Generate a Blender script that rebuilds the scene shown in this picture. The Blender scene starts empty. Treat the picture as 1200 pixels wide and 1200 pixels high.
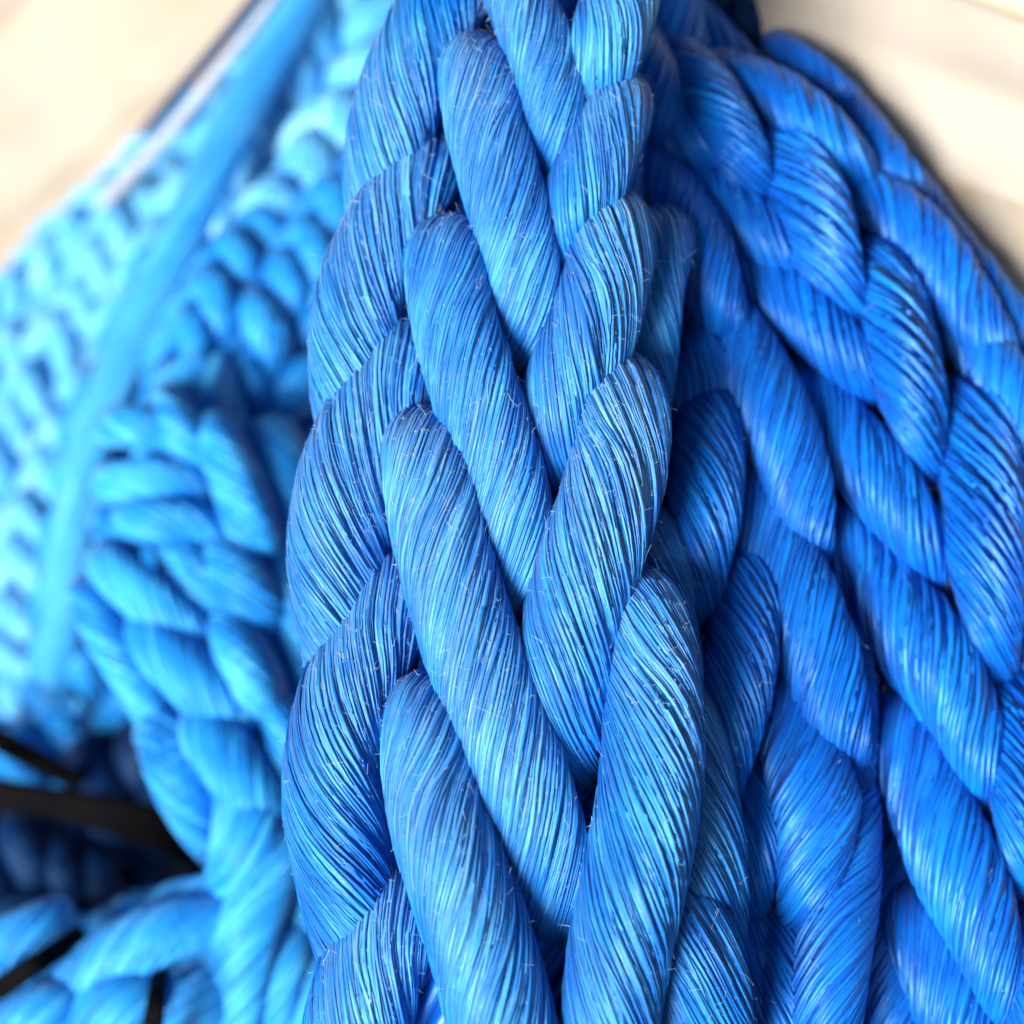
import bpy, math, random
import numpy as np
from mathutils import Vector, Matrix

random.seed(7)
RNG = np.random.default_rng(7)
scene = bpy.context.scene
C = scene.collection

# ------------------------------------------------------------------ camera
PITCH = math.radians(38)                       # looking down on the heap
FWD = np.array([0, math.cos(PITCH), -math.sin(PITCH)])
UPV = np.array([0, math.sin(PITCH), math.cos(PITCH)])
RGT = np.array([1.0, 0, 0])
FPX = 2400.0                                   # focal length in photo pixels (1200 wide)
FOCUS = 0.597
TARGET = np.array([0, 0, 0.75])
CAM = TARGET - FWD * 0.60

cam = bpy.data.cameras.new('camera')
cam.sensor_width = 36; cam.lens = 36 * FPX / 1200
cam.clip_start = 0.02; cam.clip_end = 200
cam.dof.use_dof = True; cam.dof.focus_distance = FOCUS; cam.dof.aperture_fstop = 5.2
cam.dof.aperture_blades = 0
co = bpy.data.objects.new('camera', cam); C.objects.link(co)
R3 = Matrix(((RGT[0], UPV[0], -FWD[0]), (RGT[1], UPV[1], -FWD[1]), (RGT[2], UPV[2], -FWD[2])))
co.matrix_world = Matrix.Translation(Vector(CAM)) @ R3.to_4x4()
scene.camera = co

# ------------------------------------------------------------------ light
w = bpy.data.worlds.new('World'); scene.world = w; w.use_nodes = True
nt = w.node_tree
sky = nt.nodes.new('ShaderNodeTexSky'); sky.sky_type = 'NISHITA'; sky.sun_disc = False
bg = nt.nodes['Background']; bg.inputs['Strength'].default_value = 0.056
nt.links.new(sky.outputs[0], bg.inputs['Color'])
# direction TO the sun, first along picture right / up / towards the viewer
ts = -0.50 * RGT - 0.28 * UPV - 0.80 * FWD
ts /= np.linalg.norm(ts)
sky.sun_elevation = math.asin(ts[2]); sky.sun_rotation = math.atan2(ts[0], ts[1])
sky.dust_density = 2.5; sky.air_density = 1.0; sky.ozone_density = 0.6
sun = bpy.data.lights.new('sun', 'SUN'); sun.energy = 5.0; sun.angle = math.radians(26)
sun.color = (1.0, 0.96, 0.90)
so = bpy.data.objects.new('sun', sun); C.objects.link(so)
so.rotation_euler = Vector(-ts).to_track_quat('-Z', 'Y').to_euler()
so.location = (-2, -2, 4)

vs = scene.view_settings
vs.view_transform = 'Standard'; vs.look = 'None'; vs.gamma = 1; vs.exposure = 0.86
scene.cycles.max_bounces = 8
scene.cycles.diffuse_bounces = 5
scene.cycles.use_denoising = True

# ------------------------------------------------------------------ helpers
def P(px, py, d):
    """photo pixel (1200 grid) at depth d metres -> world"""
    px = np.asarray(px, float); py = np.asarray(py, float); d = np.asarray(d, float)
    x = (px - 600) / FPX * d; y = (600 - py) / FPX * d
    return CAM + x[..., None] * RGT + y[..., None] * UPV + d[..., None] * FWD

def catmull(pts, n):
    """pts (k,m): resampled evenly by arc length of a centripetal-ish spline"""
    pts = np.asarray(pts, float)
    ext = np.vstack([2 * pts[0] - pts[1], pts, 2 * pts[-1] - pts[-2]])
    out = []
    for i in range(1, len(ext) - 2):
        p0, p1, p2, p3 = ext[i - 1], ext[i], ext[i + 1], ext[i + 2]
        t = np.linspace(0, 1, 24, endpoint=False)[:, None]
        out.append(0.5 * (2 * p1 + (p2 - p0) * t + (2 * p0 - 5 * p1 + 4 * p2 - p3) * t**2
                          + (3 * p1 - p0 - 3 * p2 + p3) * t**3))
    out.append(ext[-2][None]); out = np.vstack(out)
    L = np.r_[0, np.cumsum(np.linalg.norm(np.diff(out[:, :3], axis=0), axis=1))]
    s = np.linspace(0, L[-1], n)
    return np.stack([np.interp(s, L, out[:, k]) for k in range(out.shape[1])], 1), s

def frames(c, up):
    T = np.gradient(c, axis=0); T /= np.linalg.norm(T, axis=1)[:, None]
    N = np.zeros_like(c)
    v = up - T[0] * np.dot(up, T[0])
    if np.linalg.norm(v) < 0.2:
        v = UPV - T[0] * np.dot(UPV, T[0])
    N[0] = v / np.linalg.norm(v)
    for i in range(1, len(c)):
        v = N[i - 1] - T[i] * np.dot(N[i - 1], T[i]); N[i] = v / np.linalg.norm(v)
    return T, N, np.cross(T, N)

def tube_faces(nt_, ns, nk):
    """nt_ tubes, ns sections, nk sides"""
    i = np.arange(ns - 1)[:, None]; k = np.arange(nk)[None, :]
    a = i * nk + k; b = i * nk + (k + 1) % nk
    q = np.stack([a, b, b + nk, a + nk], -1).reshape(-1, 4)
    return (q[None] + (np.arange(nt_) * ns * nk)[:, None, None]).reshape(-1, 4)

def mesh_from(name, co_, quads, mat, attrs=None):
    me = bpy.data.meshes.new(name)
    nv, nf = len(co_), len(quads)
    me.vertices.add(nv); me.vertices.foreach_set('co', np.ascontiguousarray(co_, np.float32).ravel())
    me.loops.add(nf * 4); me.loops.foreach_set('vertex_index', np.ascontiguousarray(quads, np.int32).ravel())
    me.polygons.add(nf)
    me.polygons.foreach_set('loop_start', np.arange(0, nf * 4, 4, dtype=np.int32))
    me.polygons.foreach_set('use_smooth', np.ones(nf, bool))
    me.update(calc_edges=True)
    for k, v in (attrs or {}).items():
        if v.ndim == 2:
            a = me.attributes.new(k, 'FLOAT_VECTOR', 'POINT'); a.data.foreach_set('vector', np.ascontiguousarray(v, np.float32).ravel())
        else:
            a = me.attributes.new(k, 'FLOAT', 'POINT'); a.data.foreach_set('value', np.ascontiguousarray(v, np.float32).ravel())
    me.materials.append(mat)
    return me

def link(name, me, parent=None, kind=None, origin=None):
    if origin is not None and me is not None:
        me.transform(Matrix.Translation(-Vector(origin)))
    o = bpy.data.objects.new(name, me); C.objects.link(o)
    if parent is not None: o.parent = parent
    if kind: o['kind'] = kind
    return o

def thing(name, label, cat, loc, group=None):
    o = bpy.data.objects.new(name, None); C.objects.link(o)
    o.location = Vector(loc); o.empty_display_size = 0.02
    o['label'] = label; o['category'] = cat
    if group: o['group'] = group
    return o

def wob(n, s, amp, freq):
    """smooth random curves: n rows over samples s (0..1)"""
    out = np.zeros((n, len(s)))
    for f in freq:
        out += RNG.normal(0, 1, (n, 1)) * np.sin(2 * np.pi * (f * s[None] * RNG.uniform(.7, 1.3, (n, 1)) + RNG.uniform(0, 1, (n, 1))))
    return out * amp / math.sqrt(len(freq))

# ------------------------------------------------------------------ materials
def new_mat(name):
    m = bpy.data.materials.new(name); m.use_nodes = True
    return m, m.node_tree, m.node_tree.nodes['Principled BSDF']

def fibre_mat(name, deep, base, pale, wear_col, rough=0.42, spec=0.5, sheen=0.15, streak=1.0, bump=0.5, aniso=0.0):
    m, t, b = new_mat(name)
    N = t.nodes; Lk = t.links.new
    at = N.new('ShaderNodeAttribute'); at.attribute_name = 'st'
    rn = N.new('ShaderNodeAttribute'); rn.attribute_name = 'rnd'
    wr = N.new('ShaderNodeAttribute'); wr.attribute_name = 'wear'
    n1 = N.new('ShaderNodeTexNoise'); n1.inputs['Scale'].default_value = 1; n1.inputs['Detail'].default_value = 3
    n1.inputs['Roughness'].default_value = 0.65
    Lk(at.outputs['Vector'], n1.inputs['Vector'])
    # per yarn tone + fibril streak tone
    ad = N.new('ShaderNodeMath'); ad.operation = 'MULTIPLY_ADD'
    Lk(rn.outputs['Fac'], ad.inputs[0]); ad.inputs[1].default_value = 0.24
    mm = N.new('ShaderNodeMath'); mm.operation = 'MULTIPLY'; mm.inputs[1].default_value = 0.72 * streak
    tc = N.new('ShaderNodeTexCoord')
    n4 = N.new('ShaderNodeTexNoise'); n4.inputs['Scale'].default_value = 38; n4.inputs['Detail'].default_value = 4; n4.inputs['Roughness'].default_value = 0.6
    Lk(tc.outputs['Object'], n4.inputs['Vector'])
    dy = N.new('ShaderNodeMath'); dy.operation = 'MULTIPLY_ADD'; dy.inputs[1].default_value = 0.42; dy.inputs[2].default_value = -0.16
    Lk(n4.outputs['Fac'], dy.inputs[0])
    dz = N.new('ShaderNodeMath'); dz.operation = 'ADD'; Lk(dy.outputs[0], dz.inputs[1])
    Lk(n1.outputs['Fac'], mm.inputs[0]); Lk(mm.outputs[0], dz.inputs[0]); Lk(dz.outputs[0], ad.inputs[2])
    cr = N.new('ShaderNodeValToRGB')
    e = cr.color_ramp.elements
    e[0].position = 0.28; e[0].color = (*deep, 1)
    e[1].position = 0.78; e[1].color = (*pale, 1)
    x = cr.color_ramp.elements.new(0.52); x.color = (*base, 1)
    Lk(ad.outputs[0], cr.inputs[0])
    mx = N.new('ShaderNodeMix'); mx.data_type = 'RGBA'
    n2 = N.new('ShaderNodeTexNoise'); n2.inputs['Scale'].default_value = 2.3; n2.inputs['Detail'].default_value = 4
    Lk(at.outputs['Vector'], n2.inputs['Vector'])
    mr = N.new('ShaderNodeMapRange'); mr.inputs[1].default_value = 0.42; mr.inputs[2].default_value = 0.68
    Lk(n2.outputs['Fac'], mr.inputs[0])
    wm = N.new('ShaderNodeMath'); wm.operation = 'MULTIPLY'; Lk(mr.outputs[0], wm.inputs[0]); Lk(wr.outputs['Fac'], wm.inputs[1])
    wm.use_clamp = True
    Lk(wm.outputs[0], mx.inputs[0]); Lk(cr.outputs[0], mx.inputs[6]); mx.inputs[7].default_value = (*wear_col, 1)
    Lk(mx.outputs[2], b.inputs['Base Color'])
    rr = N.new('ShaderNodeMath'); rr.operation = 'MULTIPLY_ADD'
    Lk(n1.outputs['Fac'], rr.inputs[0]); rr.inputs[1].default_value = 0.3; rr.inputs[2].default_value = rough - 0.15
    Lk(rr.outputs[0], b.inputs['Roughness'])
    b.inputs['Specular IOR Level'].default_value = spec
    b.inputs['Specular Tint'].default_value = (0.45, 0.86, 1.0, 1)
    b.inputs['Sheen Weight'].default_value = sheen; b.inputs['Sheen Roughness'].default_value = 0.4
    b.inputs['Sheen Tint'].default_value = (0.7, 0.88, 1, 1)
    bp = N.new('ShaderNodeBump'); bp.inputs['Strength'].default_value = bump; bp.inputs['Distance'].default_value = 0.0006
    Lk(n1.outputs['Fac'], bp.inputs['Height']); Lk(bp.outputs[0], b.inputs['Normal'])
    return m

M = {}
M['worn'] = fibre_mat('worn_blue_fibre', (0.0005, 0.060, 0.38), (0.002, 0.150, 0.58), (0.055, 0.37, 0.76), (0.28, 0.53, 0.73), 0.38, 0.5, 0.06)
M['deep'] = fibre_mat('glossy_deep_blue_fibre', (0.0003, 0.042, 0.33), (0.0006, 0.108, 0.57), (0.005, 0.22, 0.73), (0.2, 0.5, 0.9), 0.37, 0.6, 0.03, bump=0.35)
M['pale'] = fibre_mat('pale_blue_fibre', (0.010, 0.18, 0.55), (0.09, 0.39, 0.72), (0.42, 0.69, 0.82), (0.5, 0.75, 0.95), 0.52, 0.4, 0.1)  # palest of the blue rope fibres
M['mid'] = fibre_mat('sky_blue_fibre', (0.002, 0.10, 0.44), (0.012, 0.23, 0.64), (0.07, 0.42, 0.76), (0.4, 0.7, 0.9), 0.50, 0.4, 0.08)
M['shade'] = fibre_mat('shade_blue_fibre', (0.0005, 0.006, 0.035), (0.001, 0.016, 0.085), (0.002, 0.035, 0.15), (0.1, 0.2, 0.4), 0.6, 0.25, 0.02)  # near-black blue carries the shade of hollow and gaps in its colour
M['cord'] = fibre_mat('smooth_cord_fibre', (0.012, 0.18, 0.55), (0.03, 0.27, 0.66), (0.08, 0.40, 0.74), (0.5, 0.75, 0.95), 0.5, 0.4, 0.1)
M['white'] = fibre_mat('white_cord_fibre', (0.26, 0.30, 0.40), (0.34, 0.38, 0.48), (0.42, 0.46, 0.54), (0.8, 0.8, 0.8), 0.6, 0.3, 0.1)

def fluff_mat():
    m, t, b = new_mat('loose_fibre')
    b.inputs['Base Color'].default_value = (0.46, 0.66, 0.84, 1)
    b.inputs['Roughness'].default_value = 0.45
    return m
M['fluff'] = fluff_mat()

def strap_mat():
    m, t, b = new_mat('black_webbing')
    N = t.nodes; Lk = t.links.new
    tc = N.new('ShaderNodeTexCoord'); n = N.new('ShaderNodeTexNoise'); n.inputs['Scale'].default_value = 260; n.inputs['Detail'].default_value = 3
    Lk(tc.outputs['Object'], n.inputs['Vector'])
    cr = N.new('ShaderNodeValToRGB'); cr.color_ramp.elements[0].color = (0.0008, 0.001, 0.0014, 1); cr.color_ramp.elements[1].color = (0.004, 0.0045, 0.006, 1)
    Lk(n.outputs['Fac'], cr.inputs[0]); Lk(cr.outputs[0], b.inputs['Base Color'])
    b.inputs['Roughness'].default_value = 0.8; b.inputs['Specular IOR Level'].default_value = 0.04
    bp = N.new('ShaderNodeBump'); bp.inputs['Strength'].default_value = 0.4; bp.inputs['Distance'].default_value = 0.0008
    Lk(n.outputs['Fac'], bp.inputs['Height']); Lk(bp.outputs[0], b.inputs['Normal'])
    return m
M['strap'] = strap_mat()

def cloth_mat():
    m, t, b = new_mat('cream_canvas')
    N = t.nodes; Lk = t.links.new
    tc = N.new('ShaderNodeTexCoord')
    n = N.new('ShaderNodeTexNoise'); n.inputs['Scale'].default_value = 9; n.inputs['Detail'].default_value = 6; n.inputs['Roughness'].default_value = 0.6
    Lk(tc.outputs['Object'], n.inputs['Vector'])
    cr = N.new('ShaderNodeValToRGB')
    e = cr.color_ramp.elements
    e[0].position = 0.28; e[0].color = (0.35, 0.30, 0.235, 1); e[1].position = 0.50; e[1].color = (0.415, 0.382, 0.335, 1)
    x = e.new(0.37); x.color = (0.405, 0.362, 0.302, 1)
    Lk(n.outputs['Fac'], cr.inputs[0])
    sa = N.new('ShaderNodeAttribute'); sa.attribute_name = 'stain_and_folds'
    n3 = N.new('ShaderNodeTexNoise'); n3.inputs['Scale'].default_value = 45; n3.inputs['Detail'].default_value = 5
    Lk(tc.outputs['Object'], n3.inputs['Vector'])
    sr = N.new('ShaderNodeMapRange'); sr.inputs[1].default_value = 0.35; sr.inputs[2].default_value = 0.7; Lk(n3.outputs['Fac'], sr.inputs[0])
    sx = N.new('ShaderNodeMath'); sx.operation = 'MULTIPLY'; sx.use_clamp = True; Lk(sa.outputs['Fac'], sx.inputs[0]); Lk(sr.outputs[0], sx.inputs[1])
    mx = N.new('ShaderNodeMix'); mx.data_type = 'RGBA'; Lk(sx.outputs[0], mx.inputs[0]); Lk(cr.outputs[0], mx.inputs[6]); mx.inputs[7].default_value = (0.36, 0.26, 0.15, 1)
    Lk(mx.outputs[2], b.inputs['Base Color'])
    b.inputs['Roughness'].default_value = 0.85; b.inputs['Specular IOR Level'].default_value = 0.2
    # fine weave relief
    at = N.new('ShaderNodeAttribute'); at.attribute_name = 'st'
    w1 = N.new('ShaderNodeTexWave'); w1.wave_type = 'BANDS'; w1.bands_direction = 'X'; w1.inputs['Scale'].default_value = 1
    w2 = N.new('ShaderNodeTexWave'); w2.wave_type = 'BANDS'; w2.bands_direction = 'Y'; w2.inputs['Scale'].default_value = 1
    Lk(at.outputs['Vector'], w1.inputs['Vector']); Lk(at.outputs['Vector'], w2.inputs['Vector'])
    sm = N.new('ShaderNodeMath'); sm.operation = 'ADD'; Lk(w1.outputs['Fac'], sm.inputs[0]); Lk(w2.outputs['Fac'], sm.inputs[1])
    bp = N.new('ShaderNodeBump'); bp.inputs['Strength'].default_value = 0.45; bp.inputs['Distance'].default_value = 0.001
    Lk(sm.outputs[0], bp.inputs['Height']); Lk(bp.outputs[0], b.inputs['Normal'])
    return m
M['cloth'] = cloth_mat()

# ------------------------------------------------------------------ canvas sheet behind everything
def gauss(v, c, s): return np.exp(-((v - c) / s) ** 2)
def line_dist(px, py, a, b):
    a = np.array(a, float); b = np.array(b, float); d = (b - a) / np.linalg.norm(b - a)
    return (px - a[0]) * -d[1] + (py - a[1]) * d[0]
def cloth_depth(px, py):
    k = 1 / (1 + np.exp(-(px - 640) / 70.0))
    d = 1.23 * (1 - k) + (0.722 - 0.03 * np.clip((px - 1000) / 300.0, 0, 1)) * k
    d = d + 0.00006 * (600 - py) * 0.5
    q = line_dist(px, py, (900, 40), (1200, 390))          # sags back under the ropes
    t = np.clip((q - 60) / 150.0, 0, 1); d = d + 0.16 * t * t * (3 - 2 * t) * k
    return d
def canvas():
    gx = np.unique(np.r_[np.linspace(-900, -20, 40), np.linspace(-20, 420, 60), np.linspace(420, 880, 30), np.linspace(880, 1230, 60), np.linspace(1230, 2100, 40)]); gy = np.unique(np.r_[np.linspace(-700, -20, 40), np.linspace(-20, 420, 90), np.linspace(420, 1900, 60)])
    X, Y = np.meshgrid(gx, gy)
    D = cloth_depth(X, Y)
    f = np.zeros_like(X)
    rr = np.random.default_rng(3)
    # left creases: fan of folds running down-left
    for (a, b, s, h) in [((0, 165), (190, 60), 16, 0.0036), ((-20, 60), (60, -20), 20, 0.0090), ((0, 215), (240, 95), 9, 0.0027),
                         ((30, 260), (210, 130), 22, 0.0063), ((-20, 330), (120, 190), 18, 0.0045), ((60, 130), (260, -10), 7, 0.0023)]:
        q = line_dist(X, Y, a, b); f += h * gauss(q, 0, s) * (X < 620)
    # right creases and a lapped hem
    for (a, b, s, h) in [((1050, 185), (1210, 240), 8, 0.0008), ((1150, 0), (1215, 24), 5, 0.002), ((980, 120), (1200, 215), 40, 0.002),
                         ((1080, 260), (1230, 330), 22, 0.002), ((900, 20), (1210, 130), 30, -0.003)]:
        q = line_dist(X, Y, a, b); f += h * gauss(q, 0, s) * (X > 620)
    q = line_dist(X, Y, (1050, 188), (1210, 236)); f += 0.0016 * (1 / (1 + np.exp(-q / 4.0))) * (X > 620)
    for i in range(26):
        an = rr.uniform(0, math.pi); ph = rr.uniform(0, 6.28); wl = rr.uniform(90, 420)
        f += 0.0003 * np.sin(2 * math.pi * (X * math.cos(an) + Y * math.sin(an)) / wl + ph) * (wl / 250)
    D = D + f
    co_ = P(X, Y, D).reshape(-1, 3)
    nx, ny = len(gx), len(gy)
    i = np.arange(ny - 1)[:, None]; k = np.arange(nx - 1)[None]
    a = i * nx + k
    q = np.stack([a, a + nx, a + nx + 1, a + 1], -1).reshape(-1, 4)
    stain_and_folds = 0.9 * gauss(line_dist(X, Y, (1040, 186), (1210, 246)), 6, 12) * gauss(X, 1150, 70) + 0.7 * gauss(line_dist(X, Y, (1150, -2), (1215, 26)), 0, 5) * (X > 1100) + 0.5 * gauss(X, 1190, 40) * gauss(Y, 275, 30)
    stain_and_folds += 0.45 * gauss(line_dist(X, Y, (30, 265), (210, 135)), 0, 26) * (X < 400) + 0.4 * gauss(line_dist(X, Y, (-20, 60), (60, -20)), 0, 14) * (X < 300)  # brown laid along two of the left folds
    st = np.stack([(X.ravel() + 0.4 * Y.ravel()) * 0.065, (Y.ravel() - 0.4 * X.ravel()) * 0.065, 0 * X.ravel()], 1)
    o = link('canvas_sheet', mesh_from('canvas_sheet', co_, q, M['cloth'], {'st': st, 'stain_and_folds': stain_and_folds.ravel()}), None, 'structure')
    o['label'] = 'creased cream canvas sheet lying behind and under the blue ropes'; o['category'] = 'canvas'
    sol = o.modifiers.new('thick', 'SOLIDIFY'); sol.thickness = 0.0015; sol.offset = -1
canvas()

# ------------------------------------------------------------------ the twisted strand
def strand(parent, path, lay=1, n=34, ns=56, sides=6, mat='worn', pitch=9.5, wear=0.0, fluff=0, origin=(0, 0, 0),
           name='strand', taper=0.8, rough=1.0, flat=0.44, worldpath=None, squash=1.0, fib=0, lump=0.035, soft=0.55, bury=0.15, tail=1.0):
    """path: list of (px, py, depth_m, radius_px).  Built as a body with helical yarns laid round it."""
    if worldpath is None:
        a = np.array(path, float)
        pos = P(a[:, 0], a[:, 1], a[:, 2]); rad = a[:, 3] * a[:, 2] / FPX
    else:
        pos, rad = worldpath
    sm, s = catmull(np.c_[pos, rad], ns)
    c, R = sm[:, :3], sm[:, 3]
    u = s / s[-1]
    if soft:
        hw = soft * R.mean() / (s[1] - s[0])
        kx = np.arange(-int(3 * hw) - 1, int(3 * hw) + 2); kw_ = np.exp(-(kx / max(hw, .3)) ** 2); kw_ /= kw_.sum()
        m_ = len(kx) // 2
        pre = c[0] + (c[0] - c[1]) * np.arange(m_, 0, -1)[:, None]; post = c[-1] + (c[-1] - c[-2]) * np.arange(1, m_ + 1)[:, None]
        cx = np.vstack([pre, c, post])
        c = np.stack([np.convolve(cx[:, k], kw_, 'valid') for k in range(3)], 1)
    R = R * (1 - (1 - tail) * np.clip((u - 0.62) / 0.38, 0, 1) ** 1.3)
    R = R * (taper + (1 - taper) * np.minimum(1, np.minimum(u, 1 - u) / 0.22) ** 0.7)
    T, N, B = frames(c, -FWD)
    Rm = float(R.mean())
    c = c - np.array(origin)
    # body
    k = np.arange(12) * 2 * np.pi / 12
    rb = R - Rm * bury
    body = c[:, None] + rb[:, None, None] * (np.cos(k)[None, :, None] * N[:, None] + np.sin(k)[None, :, None] * B[:, None])
    st = np.stack([np.repeat(s[:, None] * 60, 12, 1), np.repeat(np.cos(k)[None] * 6, ns, 0), np.repeat(np.sin(k)[None] * 6, ns, 0)], -1)
    z = np.zeros(ns * 12)
    bo = link(name, mesh_from(name, body.reshape(-1, 3), tube_faces(1, ns, 12), M[mat],
                              {'st': st.reshape(-1, 3), 'rnd': z + 0.2, 'wear': z}), parent)
    # yarns
    th = (np.arange(n) * 2 * np.pi / n)[:, None] + lay * (2 * np.pi * s[None] / (pitch * Rm)) + RNG.uniform(0, 6.28)
    th = th + wob(n, u, 0.058 * rough * 34 / n, (0.6, 1.4))
    lp = np.zeros_like(th)
    for q_ in (2, 3):
        lp += np.sin(q_ * th + RNG.uniform(0, 6.28) + 5 * RNG.uniform(-1, 1) * u[None])
    ya = (np.pi * R[None] / n) * 1.45 * RNG.uniform(0.72, 1.28, (n, 1)) * (1 + wob(n, u, 0.10, (1, 2.3)))
    yb = ya * flat * RNG.uniform(0.85, 1.25, (n, 1))
    rho = R[None] * (1 + lump * lp) - yb * 0.9 + Rm * wob(n, u, 0.013 * rough, (0.8, 2.2)) + Rm * RNG.normal(0, 0.011 * rough, (n, 1))
    er = np.cos(th)[..., None] * N[None] + squash * np.sin(th)[..., None] * B[None]
    ctr = c[None] + rho[..., None] * er
    tv = np.gradient(ctr, axis=1); tv /= np.linalg.norm(tv, axis=2)[..., None]
    er = er / np.linalg.norm(er, axis=2)[..., None]
    tg = np.cross(tv, er); tg /= np.linalg.norm(tg, axis=2)[..., None]
    ph = np.arange(sides) * 2 * np.pi / sides + 0.3
    v = ctr[:, :, None] + ya[..., None, None] * np.cos(ph)[None, None, :, None] * tg[:, :, None] \
        + yb[..., None, None] * np.sin(ph)[None, None, :, None] * er[:, :, None]
    # rubbed whitish where the strand stands proudest
    out = np.clip(er @ (-FWD * 0.8 + UPV * 0.6), 0, 1) ** 1.5
    pat = 0.5 + wob(1, u, 0.5, (0.8, 1.9))
    wv1 = wear * np.clip(out * (0.35 + pat) * (1.25 - u[None] * 1.1), 0, 1)
    yrnd = RNG.uniform(0, 1, (n, 1, 1))
    def coords(m, k_, phs, rnd):
        off = RNG.uniform(0, 100, (m, 1, 1)); z = np.zeros((m, ns, k_))
        st = np.stack([s[None, :, None] * 55 + off + z, np.cos(phs)[None, None] * 1.9 + off + z, np.sin(phs)[None, None] * 1.9 + z], -1)
        return st.reshape(-1, 3), (rnd + z).ravel()
    st_, rn_ = coords(n, sides, ph, yrnd)
    V = [v.reshape(-1, 3)]; F = [tube_faces(n, ns, sides)]; ST = [st_]; RN = [rn_]; WV = [(wv1[..., None] + np.zeros((n, ns, sides))).ravel()]
    if fib:
        # fibrils lying over each yarn
        kk = 3; phk = np.arange(kk) * 2 * np.pi / kk + 0.5
        base = len(V[0])
        for j in range(fib):
            al = math.pi * (0.04 + 0.92 * (j + 0.5) / fib)
            aw = al + RNG.normal(0, 0.18, (n, 1)) + wob(n, u, 0.40, (0.8, 1.9)) + wob(n, u, 0.14, (4.5, 7))
            fr = ya * (1.8 / fib) * RNG.uniform(0.7, 1.35, (n, 1)) * np.clip(0.85 + wob(n, u, 0.45, (1.5, 3.1)), 0.3, 1.25)
            lift = 0.89 + RNG.normal(0, 0.05, (n, 1)) + wob(n, u, 0.06, (2, 4))
            fc = ctr + (ya * lift * np.cos(aw))[..., None] * tg + (yb * lift * np.sin(aw))[..., None] * er
            vv = fc[:, :, None] + fr[..., None, None] * (np.cos(phk)[None, None, :, None] * tg[:, :, None] + np.sin(phk)[None, None, :, None] * er[:, :, None])
            V.append(vv.reshape(-1, 3)); F.append(tube_faces(n, ns, kk) + base); base += n * ns * kk
            st_, rn_ = coords(n, kk, phk, np.clip(0.55 * yrnd + 0.45 * RNG.uniform(0, 1, (n, 1, 1)), 0, 1))
            ST.append(st_); RN.append(rn_); WV.append(np.clip(wv1[..., None] * RNG.uniform(0.3, 1.5, (n, 1, 1)) + np.zeros((n, ns, kk)), 0, 1).ravel())
    yo = link('yarns', mesh_from('yarns', np.vstack(V), np.vstack(F), M[mat],
              {'st': np.vstack(ST), 'rnd': np.concatenate(RN), 'wear': np.concatenate(WV)}), bo, 'stuff')
    if fluff:
        m = fluff
        wt = (wv1[:, 2:-3] + 0.02) ** 1.3; wt = (wt / wt.sum()).ravel()
        mf = int(m * 0.72) if wear > 0.3 else 0
        pick = RNG.choice(len(wt), mf, p=wt) if mf else np.zeros(0, int)
        yi = np.r_[pick // (ns - 5), RNG.integers(0, n, m - mf)]
        si = np.r_[pick % (ns - 5) + 2, np.clip((RNG.beta(1.3, 1.9, m - mf) * ns).astype(int), 2, ns - 3)]
        short = np.r_[np.full(mf, 0.55), np.ones(m - mf)]
        p0 = ctr[yi, si] + er[yi, si] * (yb[yi, si][:, None] * 0.9)
        d0 = tv[yi, si] * RNG.choice([-1, 1], (m, 1)) + 0.28 * er[yi, si] * RNG.uniform(0, 1, (m, 1)) ** 2 + tg[yi, si] * RNG.normal(0, 0.6, (m, 1))
        ln = np.minimum(RNG.gamma(1.5, 0.0008, m), 0.0034)[:, None] * short[:, None]
        curl = RNG.normal(0, 0.8, (m, 3)); curl2 = RNG.normal(0, 0.7, (m, 3))
        t = np.linspace(0, 1, 4)
        pts = p0[:, None] + ln[:, None] * (d0[:, None] * t[None, :, None] + curl[:, None] * (t ** 2)[None, :, None] + curl2[:, None] * np.sin(5 * t)[None, :, None] * 0.35)
        tt = np.gradient(pts, axis=1); tt /= np.linalg.norm(tt, axis=2)[..., None]
        aa = np.cross(tt, np.array([0.3, 0.5, 0.8])); aa /= np.linalg.norm(aa, axis=2)[..., None]
        bb = np.cross(tt, aa)
        q = np.arange(3) * 2 * np.pi / 3
        rr_ = RNG.uniform(0.00004, 0.00008, (m, 1, 1, 1)) * (1 - 0.5 * t)[None, :, None, None]
        vv = pts[:, :, None] + rr_ * (np.cos(q)[None, None, :, None] * aa[:, :, None] + np.sin(q)[None, None, :, None] * bb[:, :, None])
        link('loose_fibres', mesh_from('loose_fibres', vv.reshape(-1, 3), tube_faces(m, 4, 3), M['fluff']), bo, 'stuff')
    return bo

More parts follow.
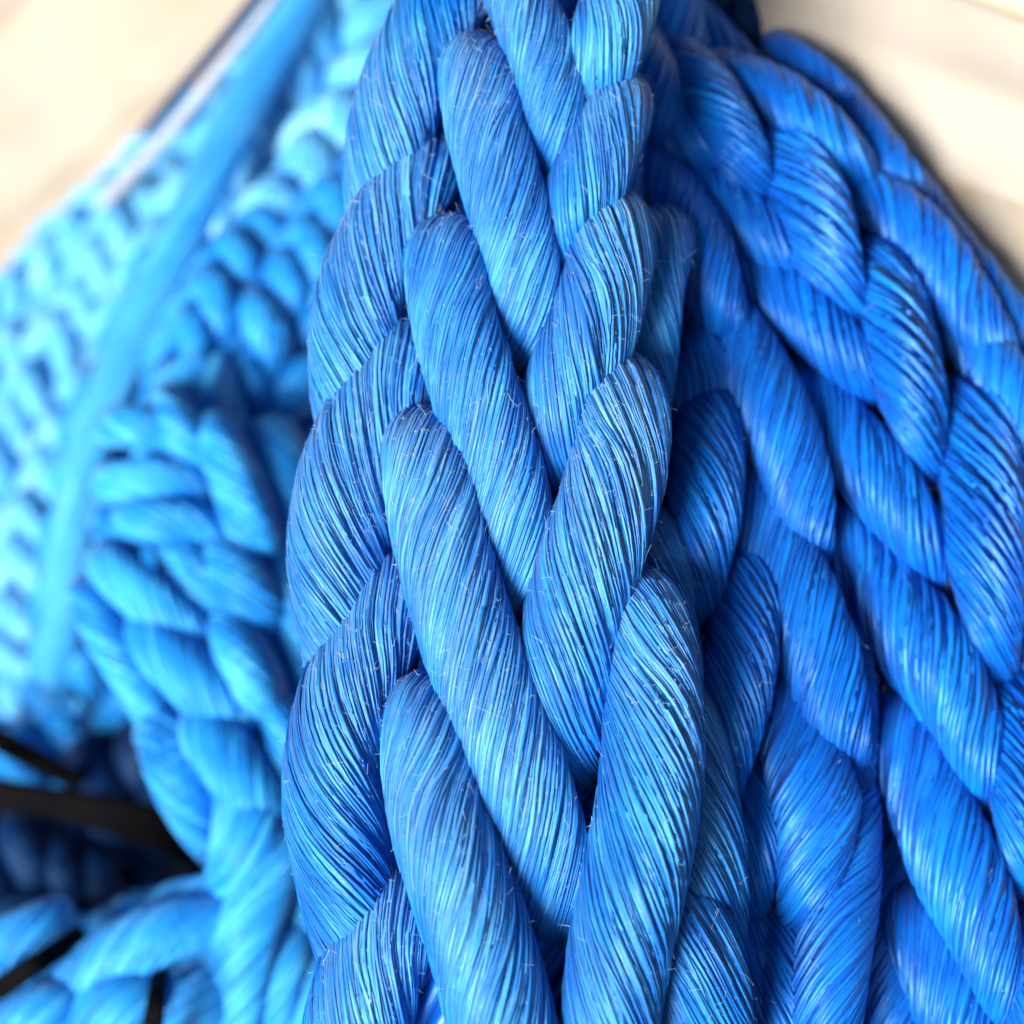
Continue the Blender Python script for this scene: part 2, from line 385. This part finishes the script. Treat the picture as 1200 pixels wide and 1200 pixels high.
def lobe(parent, pts, R, zfun, lay, zs=None, over=False, dive=4.0, origin=(0, 0, 0), **kw):
    """pts: visible centre line in photo px; z (cm, towards the viewer) follows a hump over zfun(py); both ends dive back into the rope."""
    pts = [np.array(p, float) for p in pts]
    k = len(pts)
    if np.isscalar(R): R = [R] * k
    if len(R) != k: R = list(np.interp(np.linspace(0, 1, k), np.linspace(0, 1, len(R)), R))
    if over:
        t_ = np.linspace(0, 1, k)
        zs = list(np.interp(t_, [0, .3, .65, 1], [-1.5, -.35, .3, -.15]))
    if zs is None:
        zs = [-0.9 + 1.2 * math.sin(math.pi * min(1, 0.12 + 0.88 * i / (k - 1)) ** 0.9) for i in range(k)]
        zs[-1] -= 0.8
    out = []
    def dep(py, z): return 0.60 - 0.01 * (zfun(py) + z)
    p = pts[0]; d = pts[0] - pts[1]; d = d / np.linalg.norm(d)
    q = p + d * R[0] * 0.15
    out.append((q[0], q[1], dep(q[1], zs[0] - dive), R[0] * 0.92))
    for i in range(k):
        out.append((pts[i][0], pts[i][1], dep(pts[i][1], zs[i]), R[i]))
    d = pts[-1] - pts[-2]; d = d / np.linalg.norm(d)
    q = pts[-1] + d * R[-1] * 0.9
    out.append((q[0], q[1], dep(q[1], zs[-1] - dive * 0.6), R[-1] * 0.9))
    kw.setdefault('tail', 0.78)
    return strand(parent, out, lay=lay, origin=origin, **kw)

def rope_core(parent, pts, zfun, z, R, origin, mat, **kw):
    path = [(x, y, 0.60 - 0.01 * (zfun(y) + z), r) for (x, y), r in zip(pts, R)]
    return strand(parent, path, lay=1, origin=origin, mat=mat, name='core', **kw)

# ------------------------------------------------------------------ the plaited rope in focus
def z1(py): return -4.0 + 6.0 * py / 1200.0
o1 = P(600, 1350, 0.64)
rope1 = thing('plaited_rope', 'thick worn blue plaited rope in sharp focus down the middle, with frayed whitish fibres', 'rope', o1)
def c1(pts, R, lay, zoff=0.0, **kw):
    kw.setdefault('wear', 0.85); kw.setdefault('fluff', 950); kw.setdefault('n', 30); kw.setdefault('fib', 7); kw.setdefault('ns', 44); kw.setdefault('sides', 4); kw.setdefault('pitch', 10.5); kw.setdefault('bury', 0.11)
    return lobe(rope1, pts, R, lambda y: z1(y) + zoff, lay, origin=o1, mat='worn', **kw)
LL, RR = 1, -1
# left of the parting
c1([(588, -60), (612, 10), (640, 80), (652, 160), (655, 210)], [40, 44, 42], LL)
c1([(557, 84), (568, 150), (588, 220), (604, 290), (614, 360), (614, 420)], [45, 47, 46], LL, wear=1.0)
c1([(524, 298), (530, 360), (552, 440), (575, 510), (595, 580), (606, 650), (608, 715)], [48, 51, 52], LL, wear=0.9)
c1([(500, 532), (512, 620), (549, 750), (590, 870), (624, 960), (646, 1060)], [55, 60, 58], LL, wear=1.0, fluff=1700)
c1([(504, 845), (504, 910), (516, 970), (541, 1040), (575, 1150), (605, 1260), (620, 1340)], [58, 64, 66], LL, wear=0.7)
# right of the parting
c1([(742, -60), (722, 25), (700, 80), (676, 135)], [44, 47, 44], RR, wear=1.0)
c1([(722, 128), (708, 168), (690, 212), (670, 262), (656, 322)], [42, 45, 42], RR, wear=1.0)
c1([(718, 276), (712, 330), (695, 385), (672, 440), (652, 500), (641, 560)], [50, 53, 48], RR, wear=0.9)
c1([(728, 468), (727, 530), (708, 600), (682, 680), (664, 760), (657, 830), (660, 890)], [56, 63, 54], RR, wear=0.9, fluff=1500)
c1([(754, 722), (767, 800), (766, 900), (752, 1000), (732, 1090), (717, 1190), (705, 1300)], [55, 64, 62], RR, wear=0.6)
c1([(800, 1080), (818, 1150), (815, 1250)], [56, 62], RR, zoff=-1.8, wear=0.2)
# outer strands on the left flank
OK = dict(zoff=-1.7, wear=0.8, n=34, bury=0.09)
c1([(548, -50), (502, 40), (466, 130), (452, 210), (455, 280)], [48, 54, 52], RR, **OK)
c1([(498, 196), (462, 250), (430, 320), (415, 400), (418, 480), (430, 530)], [46, 53, 52], RR, **OK)
c1([(478, 415), (438, 480), (404, 565), (394, 655), (404, 745), (420, 815)], [50, 58, 57], RR, **OK)
c1([(470, 692), (432, 760), (400, 840), (392, 925), (406, 1025), (428, 1115), (445, 1170)], [54, 62, 60], RR, fluff=1200, **OK)
c1([(470, 1062), (440, 1120), (420, 1200), (405, 1300)], [56, 64], RR, **OK)
# outer strands on the right flank
c1([(772, 285), (756, 345), (750, 405), (742, 470)], [42, 47], RR, zoff=-2.6, wear=0.3, fluff=120)
c1([(764, 640), (770, 720), (776, 800), (772, 870)], [42, 52], RR, zoff=-2.8, wear=0.4, fluff=300)
c1([(800, 850), (814, 940), (820, 1040), (812, 1140)], [52, 60], RR, zoff=-2.6, wear=0.4, fluff=300)
rope_core(rope1, [(610, -160), (610, 100), (610, 400), (605, 700), (600, 1000), (590, 1350)], z1, -6.6, [120, 140, 165, 190, 200, 205], o1, 'deep', n=60, ns=40, sides=5)

# ------------------------------------------------------------------ second plaited rope, against it on the right
def z2(py): return -9.0 + 7.0 * py / 1200.0
o2 = P(950, 1350, 0.66)
rope2 = thing('plaited_rope', 'deep blue plaited rope running down directly beside the focused rope, right of it', 'rope', o2)
def c2(pts, R, lay, zoff=0.0, **kw):
    kw.setdefault('n', 30); kw.setdefault('ns', 36); kw.setdefault('sides', 3); kw.setdefault('fib', 4); kw.setdefault('bury', .15); kw.setdefault('flat', .6); kw.setdefault('wear', 0.12); kw.setdefault('fluff', 30)
    return lobe(rope2, pts, R, lambda y: z2(y) + zoff, lay, origin=o2, mat='deep', rough=0.7, over=True, tail=0.6, **kw)
c2([(742, 50), (762, 95), (772, 150)], [34, 36], LL, zoff=-1)
c2([(762, 200), (795, 245), (828, 310), (850, 378)], [34, 40, 36], LL)
c2([(848, 372), (880, 425), (908, 490), (932, 560), (945, 630)], [38, 43, 40], LL)
c2([(878, 575), (905, 635), (936, 710), (965, 785), (985, 870)], [42, 48, 44], LL)
c2([(914, 805), (938, 870), (954, 940), (953, 1000), (940, 1056)], [42, 52, 38], LL)
c2([(996, 940), (990, 1040), (976, 1120), (966, 1230)], [38, 45, 46], LL, zoff=-0.5)
c2([(838, 372), (828, 425), (815, 480)], [34, 36], RR, zoff=-0.6)
c2([(832, 490), (830, 550), (823, 620), (814, 700)], [38, 43, 36], RR, zoff=1.1)
c2([(878, 675), (872, 745), (862, 820), (848, 905)], [38, 46, 36], RR, zoff=1.0)
c2([(884, 895), (886, 960), (872, 1045)], [36, 41], RR, zoff=-0.5)
c2([(915, 1050), (926, 1120), (922, 1230)], [42, 46], RR, zoff=-1.4)
c2([(975, 650), (995, 740), (1003, 840), (1003, 940)], [22, 26], RR, zoff=-1.5)
c2([(1000, 900), (1003, 1000), (998, 1110)], [24, 26], RR, zoff=-1.5)
c2([(872, 1020), (868, 1100), (862, 1230)], [40, 44], RR, zoff=-1.5)
rope_core(rope2, [(770, -60), (800, 200), (860, 450), (900, 700), (930, 950), (940, 1350)], z2, -4.2, [50, 55, 62, 70, 75, 80], o2, 'deep', n=40, ns=36, sides=4)

# ------------------------------------------------------------------ third plaited rope, the outermost
def z3(py): return -10.5 + 7.5 * py / 1200.0
o3 = P(1120, 1400, 0.68)
rope3 = thing('plaited_rope', 'deep blue plaited rope along the cream canvas at the right edge of the heap', 'rope', o3)
def c3(pts, R, lay, zoff=0.0, **kw):
    kw.setdefault('n', 30); kw.setdefault('ns', 30); kw.setdefault('sides', 3); kw.setdefault('fib', 3); kw.setdefault('bury', .14); kw.setdefault('flat', .55); kw.setdefault('wear', 0.08); kw.setdefault('fluff', 12)
    return lobe(rope3, pts, R, lambda y: z3(y) + zoff, lay, origin=o3, mat='deep', rough=0.6, over=True, tail=0.6, **kw)
# strands slanting in from the left
c3([(748, 122), (785, 150), (826, 182)], [28, 32], LL)
c3([(790, 200), (838, 234), (888, 274), (926, 312)], [32, 36, 32], LL)
c3([(852, 292), (908, 338), (964, 390), (1014, 446)], [34, 39, 35], LL)
c3([(930, 448), (985, 510), (1040, 577), (1092, 655)], [38, 45, 38], LL)
c3([(980, 618), (1032, 690), (1082, 760), (1124, 832), (1150, 912)], [42, 50, 40], LL)
c3([(1054, 850), (1088, 938), (1124, 1020), (1156, 1100), (1172, 1175)], [44, 50, 38], LL)
c3([(1008, 800), (1038, 860), (1072, 940)], [38, 42], LL, zoff=-2)
c3([(1070, 1070), (1104, 1140), (1130, 1230)], [44, 48], LL, zoff=-1)
# steep strands on the other side of the parting
c3([(802, 78), (830, 112), (860, 162), (884, 216)], [34, 38, 32], RR, zoff=0.3)
c3([(920, 172), (940, 222), (966, 292), (990, 362)], [40, 46, 34], RR, zoff=0.3)
c3([(1034, 318), (1046, 372), (1066, 445), (1084, 535)], [42, 47, 34], RR, zoff=0.3)
c3([(1142, 474), (1149, 560), (1156, 660), (1168, 770)], [44, 49, 34], RR, zoff=0.3)
c3([(1190, 815), (1200, 910), (1206, 1010)], [38, 42], RR, zoff=0.2)
c3([(1216, 1080), (1220, 1150), (1220, 1240)], [38, 42], RR)
# outer flank
c3([(912, 52), (950, 80), (990, 118)], [16, 22], LL, zoff=-2.4)
c3([(852, 90), (908, 114), (958, 152), (1004, 198)], [32, 36, 32], LL, zoff=-0.6)
c3([(1000, 222), (1044, 246), (1084, 290), (1126, 352), (1165, 415)], [32, 38, 36], LL, zoff=-0.6)
c3([(1106, 352), (1150, 410), (1190, 480), (1222, 555)], [34, 38], LL, zoff=-0.6)
c3([(990, 120), (1030, 175), (1065, 225)], [24, 28], LL, zoff=-1.8)
c3([(1060, 215), (1110, 285), (1160, 350), (1230, 430)], [28, 32], LL, zoff=-1.8)
c3([(1208, 560), (1214, 680), (1222, 800)], [32, 36], RR, zoff=-1)
c3([(1026, 890), (1038, 1010), (1044, 1120), (1046, 1230)], [34, 38], LL, zoff=-3)
rope_core(rope3, [(760, -20), (880, 130), (1000, 320), (1060, 560), (1110, 820), (1140, 1100), (1150, 1400)], z3, -4.4, [42, 52, 62, 70, 76, 80, 82], o3, 'deep', n=40, ns=36, sides=4)

# ------------------------------------------------------------------ thinner plaited ropes of the blurred pile on the left
def plait(label, line, W, mat, seed=0, n=11, ns=10, step=0.44, slant=0.85, mess=0.7, name='plaited_rope', group=None):
    """line: (px, py, depth); W: rope width in px.  Four-column plait with its parting facing the viewer."""
    rg = np.random.default_rng(seed)
    a = np.array(line, float)
    a[:, 2] = np.where(a[:, 2] > .8, .8 + (a[:, 2] - .8) * .75, a[:, 2])
    pos = P(a[:, 0], a[:, 1], a[:, 2])
    Wm = W * a[:, 2].mean() / FPX
    nn = 200
    c, s = catmull(pos, nn)
    T = np.gradient(c, axis=0); T /= np.linalg.norm(T, axis=1)[:, None]
    view = c - CAM; view /= np.linalg.norm(view, axis=1)[:, None]
    side = np.cross(T, -view); side /= np.linalg.norm(side, axis=1)[:, None]
    outw = np.cross(side, T)
    if np.mean(np.sum(outw * view, 1)) > 0: outw = -outw
    org = c[-1]
    rp = thing(name, label, 'rope', org, group)
    def at(sv, lat, z):
        sv_ = np.clip(sv, 0, s[-1])
        f = lambda A: np.array([np.interp(sv_, s, A[:, k]) for k in range(3)]).T
        over = (np.asarray(sv) - sv_)[:, None] * f(T)
        return f(c) + over + f(side) * (np.asarray(lat) * Wm)[:, None] + f(outw) * (np.asarray(z) * Wm)[:, None]
    p = Wm * step; r = Wm * 0.168
    k = 0; sv = -0.3 * p
    while sv < s[-1]:
        for sg in (-1, 1):
            s0 = sv + (0.5 * p if sg > 0 else 0) + rg.normal(0, 0.13) * p * mess
            j = rg.normal(0, 0.022, 6) * mess + rg.normal(0, 0.03) * mess
            # inner strand over the parting, then flank strand
            j = j * 1.6
            ip = at(s0 + p * slant * np.array([0.0, 0.05, 0.4, 0.85, 1.3, 1.5]), sg * (np.array([-.40, -.40, -.27, -.13, 0.0, 0.06]) + j), np.array([-.32, -.02, .16, .16, 0.0, -.26]) + rg.normal(0, .045) * mess)
            rad = r * rg.uniform(.86, 1.2) * np.array([.9, 1, 1.08, 1.08, .95, .85])
            strand(rp, None, lay=-sg, n=n, ns=ns, sides=3, mat=mat, origin=org, worldpath=(ip, rad), flat=0.5, rough=0.35, lump=0.015, bury=0.04)
            fp = at(s0 + p * slant * np.array([-.1, 0.1, 0.6, 1.1, 1.35]), sg * (np.array([-.22, -.36, -.46, -.44, -.36]) + j[:5]), [-.25, -.08, -.12, -.24, -.4])
            strand(rp, None, lay=-sg, n=n, ns=ns, sides=3, mat=mat, origin=org, worldpath=(fp, r * np.array([.9, 1, 1, 1, .9])), flat=0.5, rough=0.35, lump=0.015, bury=0.04)
        sv += p; k += 1
    cc = c[::8] - outw[::8] * Wm * 0.25
    strand(rp, None, lay=1, n=n, ns=24, sides=4, mat=mat, origin=org, worldpath=(cc, np.full(len(cc), Wm * 0.30)), name='core')
    return rp

# nearer rope that hangs in the middle left
def z4(py): return -31.0 + 0.0145 * py
o4 = P(300, 1050, 0.80)
rope4 = thing('plaited_rope', 'blurred blue plait hanging between the focused rope and the black strap', 'rope', o4)
def c4(pts, R, lay, zoff=0.0, parent=None, **kw):
    kw.setdefault('n', 20); kw.setdefault('ns', 22); kw.setdefault('sides', 4); kw.setdefault('bury', .07); kw.setdefault('flat', .5); kw.setdefault('mat', 'mid')
    R = np.array(R) * 1.1
    R = float(R) if np.ndim(R) == 0 else list(R)
    return lobe(rope4, pts, R, lambda y: z4(y) + zoff, lay, origin=o4, rough=0.5, dive=2.6, tail=0.7, **kw)
c4([(140, 500), (180, 505), (225, 530)], 24, LL)
c4([(134, 568), (190, 562), (250, 590)], [24, 26], LL)
c4([(160, 612), (212, 612), (272, 645)], [26, 29], LL)
c4([(128, 664), (168, 696), (212, 735), (248, 768)], [26, 31, 28], LL)
c4([(176, 746), (222, 790), (266, 832), (298, 868)], [30, 35, 30], LL)
c4([(242, 856), (272, 896), (304, 950), (318, 1000)], [32, 37, 32], LL)
c4([(104, 700), (130, 752), (164, 805), (190, 860)], [24, 27, 26], RR, zoff=-1.2)
c4([(188, 862), (210, 915), (240, 980)], [28, 32, 28], RR, zoff=-1.2)
c4([(126, 610), (140, 650), (160, 690)], [20, 22], RR, zoff=-1.6)
c4([(198, 480), (216, 515), (244, 552)], [24, 27], RR, zoff=0.2)
c4([(254, 510), (276, 560), (300, 625), (312, 660)], [26, 31, 26], RR, zoff=0.4)
c4([(206, 640), (236, 690), (268, 740)], [26, 29], RR, zoff=-0.3)
c4([(262, 655), (290, 700), (322, 755)], [28, 32, 28], RR, zoff=0.2)
c4([(272, 740), (292, 790), (318, 850)], [29, 34, 30], RR, zoff=0.2)
c4([(330, 840), (340, 890), (345, 960)], [28, 32], RR, zoff=-0.5)
c4([(330, 660), (345, 740), (352, 830)], [30, 34], RR, zoff=-1.2)
c4([(320, 520), (338, 590), (350, 680)], [30, 34], RR, zoff=-1.2)
c4([(290, 935), (292, 990), (275, 1050)], [36, 42, 38], LL, zoff=-0.4)
rope_core(rope4, [(230, 440), (245, 600), (255, 740), (290, 880), (315, 1040)], z4, -3.2, [62, 66, 66, 60, 56], o4, 'mid', n=20, ns=24, sides=3)
# rope lying along the bottom edge
def z5(py): return -17.0 + 0.004 * (py - 1100)
o5 = P(200, 1290, 0.78)
rope5 = thing('twisted_rope', 'blurred loose blue rope strands along the bottom edge, left of the focused rope', 'rope', o5)
def c5(pts, R, lay, zoff=0.0, **kw):
    return lobe(rope5, pts, R, lambda y: z5(y) + zoff, lay, origin=o5, rough=0.6, dive=2.0, n=22, ns=26, sides=4, bury=.07, flat=.5, mat='mid', **kw)
c5([(332, 985), (306, 1050), (284, 1120), (270, 1240)], [34, 39, 38], LL, zoff=0.6)
c5([(300, 1078), (235, 1085), (170, 1106), (105, 1142), (40, 1190)], [34, 42, 36], RR)
c5([(345, 1090), (328, 1150), (315, 1240)], [30, 34], LL, zoff=-0.4)
c5([(372, 1000), (362, 1060), (352, 1120)], [30, 34], LL, zoff=-0.8)
c5([(285, 1030), (240, 1048), (200, 1056)], [22, 24], RR, zoff=-0.8)
c5([(262, 1150), (232, 1185), (205, 1250)], [32, 37], LL, zoff=0.2)
c5([(170, 1160), (130, 1180), (85, 1215)], [34, 38], RR, zoff=0.6)
c5([(80, 1170), (35, 1190), (-20, 1225)], [30, 36], RR, zoff=0.3)
c5([(60, 1075), (10, 1100), (-50, 1140)], [26, 30], RR, zoff=-2.5)
c5([(366, 1110), (362, 1180), (356, 1270)], [30, 34], LL, zoff=-1.0)
plait('blurred blue plait half hidden under the loose strands at the bottom edge', [(-80, 1230, .88), (60, 1185, .87), (180, 1150, .87), (300, 1110, .87), (400, 1040, .90)], 170, 'mid', 12)
# pile between the smooth cord and the focused rope
plait('pale blurred plait at the top edge between smooth cord and focused rope', [(440, -90, 1.06), (410, 20, 1.05), (370, 120, 1.05), (330, 220, 1.06), (290, 330, 1.08)], 150, 'pale', 21)
plait('pale blurred plait at the top edge, half under the smooth cord', [(440, -60, 1.14), (375, 60, 1.13), (300, 200, 1.12), (230, 320, 1.11), (190, 440, 1.10)], 145, 'pale', 24)
plait('pale blurred plait beside the focused rope, below the topmost pale one', [(470, 120, 1.02), (400, 220, 1.0), (350, 310, .99), (300, 400, 1.0), (240, 500, 1.03)], 150, 'pale', 22)
plait('blurred plait tucked behind the upper flank of the focused rope', [(450, 230, .98), (385, 320, .95), (335, 400, .93), (312, 490, .92), (320, 620, .93)], 130, 'mid', 23)
plait('blurred mid blue plait beside the tucked one, above the hanging plait', [(330, 300, .97), (285, 370, .94), (250, 440, .92), (235, 520, .92)], 125, 'mid', 26)
plait('blurred plait showing just right of the lower half of the smooth cord', [(250, 330, 1.08), (200, 440, 1.05), (165, 540, 1.03), (140, 650, 1.02), (130, 760, 1.02)], 150, 'mid', 25)
# far pile left of the smooth cord
plait('palest plait along the upper rim of the far pile, next to the canvas', [(270, 150, 1.30), (225, 195, 1.28), (165, 245, 1.25), (95, 305, 1.24), (30, 375, 1.24), (-50, 450, 1.25)], 108, 'pale', 31)
plait('pale far plait running down just left of the smooth cord', [(250, 190, 1.24), (170, 300, 1.20), (110, 395, 1.19), (60, 500, 1.18), (20, 620, 1.18), (10, 720, 1.18)], 112, 'pale', 32)
plait('pale far plait crossing under the lower half of the smooth cord', [(150, 420, 1.22), (100, 520, 1.17), (70, 620, 1.15), (55, 740, 1.13), (60, 880, 1.12)], 112, 'pale', 33)
plait('pale far plait cut off by the picture edge, upper one', [(110, 340, 1.26), (40, 430, 1.21), (-10, 520, 1.20), (-50, 620, 1.20)], 108, 'pale', 35)
plait('pale far plait cut off by the picture edge above the black strap', [(40, 580, 1.22), (5, 660, 1.17), (-5, 760, 1.14), (0, 870, 1.12)], 104, 'pale', 34)
plait('mid blue plait dropping behind the end of the smooth cord', [(150, 640, 1.12), (120, 740, 1.09), (105, 830, 1.07), (110, 930, 1.06)], 130, 'mid', 36)
plait('pale far plait in the middle of the far pile, left of the smooth cord', [(200, 290, 1.27), (130, 400, 1.24), (70, 500, 1.23), (35, 620, 1.22), (30, 740, 1.21)], 112, 'pale', 37)
plait('pale far plait in the second row below the canvas', [(230, 230, 1.28), (150, 310, 1.25), (75, 380, 1.24), (10, 460, 1.23), (-50, 560, 1.23)], 108, 'pale', 38)
# lower left, the dark hollow; its shade is in the near-black plait colour
plait('plait darkened to the shade of the hollow behind the broad black strap', [(330, 760, 1.06), (240, 850, 1.04), (170, 930, 1.03), (130, 1030, 1.02), (150, 1140, 1.02)], 190, 'shade', 41)
plait('plait coloured as deep shade under the black strap at the left edge', [(-80, 1000, .98), (20, 1030, .97), (110, 1070, .98), (220, 1120, 1.0)], 130, 'shade', 42)
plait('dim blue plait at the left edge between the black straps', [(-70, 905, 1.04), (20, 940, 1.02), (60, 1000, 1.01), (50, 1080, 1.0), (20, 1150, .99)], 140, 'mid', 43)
plait('added plait coloured as the shade at the top edge between the ropes and the canvas', [(700, -70, .755), (780, 0, .76), (840, 42, .765), (905, 85, .77)], 120, 'shade', 44)  # added dark rope, stands in for the shade beside the canvas

# sunk ropes that fill the gaps on the right
plait('shaded plait sunk in the gap between the two deep blue ropes', [(880, 60, .84), (960, 300, .82), (1010, 550, .80), (1040, 800, .78), (1050, 1050, .76), (1050, 1330, .75)], 330, 'deep', 51, step=0.50, slant=1.0)
plait('shaded plait sunk behind the focused rope, in the gap to its neighbour', [(760, -60, .80), (790, 200, .79), (820, 450, .77), (850, 700, .75), (870, 950, .73), (880, 1300, .72)], 330, 'deep', 52, step=0.50, slant=1.0)

# ------------------------------------------------------------------ cords
def cord(name, label, cat, path, rad, mat, lay=1, n=20, pitch=7, ns=80):
    a = np.array(path, float)
    a[:, 2] = .8 + (a[:, 2] - .8) * .75
    org = P(*a[-1, :3])
    t = thing(name, label, cat, org)
    strand(t, np.c_[a, np.interp(np.arange(len(a)), np.linspace(0, len(a) - 1, len(rad)), rad)], lay=lay, n=n, ns=ns, sides=5, mat=mat, origin=org, pitch=pitch, taper=0.9, flat=0.35, rough=0.3, lump=0.02)
    return t
cord('smooth_cord', 'smooth pale blue cord lying diagonally over the blurred pile', 'cord',
     [(410, -90, 1.04), (358, 0, 1.02), (292, 112, 1.0), (237, 225, .98), (185, 337, .97), (132, 450, .965), (98, 550, .965), (80, 662, .97), (70, 765, 1.0), (68, 840, 1.09)], [26, 27, 25, 24], 'cord', n=28, pitch=34)
cord('thin_cord_or_shadow_line', 'thin white cord lying beside the smooth pale blue cord', 'cord',
     [(356, -60, 1.03), (314, 5, 1.04), (260, 75, 1.06), (208, 142, 1.10), (146, 210, 1.15), (110, 250, 1.26)], [5, 6, 8, 8], 'white', n=12, pitch=6)

cord('thin_cord_or_shadow_line', 'thin cord added as a dark shadow line along the canvas side of the white one', 'cord',  # no real cord: dark line added as the shadow beside the white cord
     [(345, -60, 1.06), (300, 0, 1.07), (250, 62, 1.10), (205, 115, 1.14), (170, 155, 1.24)], [7, 8, 8, 7], 'shade', n=12, pitch=6)

# ------------------------------------------------------------------ black webbing straps
def strap(label, path, group='black straps round the rope pile'):
    """path: (px, py, depth, half width px, roll)"""
    a = np.array(path, float)
    pos = P(a[:, 0], a[:, 1], a[:, 2])
    sm, s = catmull(np.c_[pos, a[:, 3] * a[:, 2] / FPX, a[:, 4]], 60)
    c, h, roll = sm[:, :3], sm[:, 3], sm[:, 4]
    T, N, B = frames(c, -FWD)
    N2 = np.cos(roll)[:, None] * N + np.sin(roll)[:, None] * B
    B2 = np.cross(T, N2)
    th = 0.0012
    prof = [(-1, -1), (-.96, .0), (-1, 1), (-.5, 1.15), (0, 1.2), (.5, 1.15), (1, 1), (.96, 0), (1, -1), (.5, -1.15), (0, -1.2), (-.5, -1.15)]
    v = np.stack([c + (x * h)[:, None] * B2 + y * th * N2 for x, y in prof], 1)
    org = c[0]
    o = link('black_strap', mesh_from('black_strap', (v - org).reshape(-1, 3), tube_faces(1, 60, len(prof)), M['strap']))
    o.location = Vector(org); o['label'] = label; o['category'] = 'strap'; o['group'] = group
    return o
strap('broad black strap pulled across the blue plaits at the lower left', [(-80, 912, .90, 17, .2), (0, 930, .885, 18, .2), (80, 944, .885, 19, .1), (150, 960, .885, 23, 0), (215, 982, .89, 27, -.2), (290, 1020, .92, 30, -.3)])
strap('narrow black strap at the left edge above the broad one', [(-60, 835, .95, 14, 0), (0, 868, .93, 14, 0), (50, 895, .93, 13, 0), (110, 925, .95, 12, 0)])
strap('black strap end at the bottom left corner', [(-60, 1195, .755, 12, 0), (0, 1158, .75, 12, .1), (50, 1125, .75, 11, .1), (95, 1095, .79, 12, 0)])
strap('short black strap sticking up from the bottom edge', [(170, 1260, .735, 13, 0), (178, 1210, .73, 12, 0), (184, 1165, .735, 10, 0), (190, 1125, .78, 8, 0)])
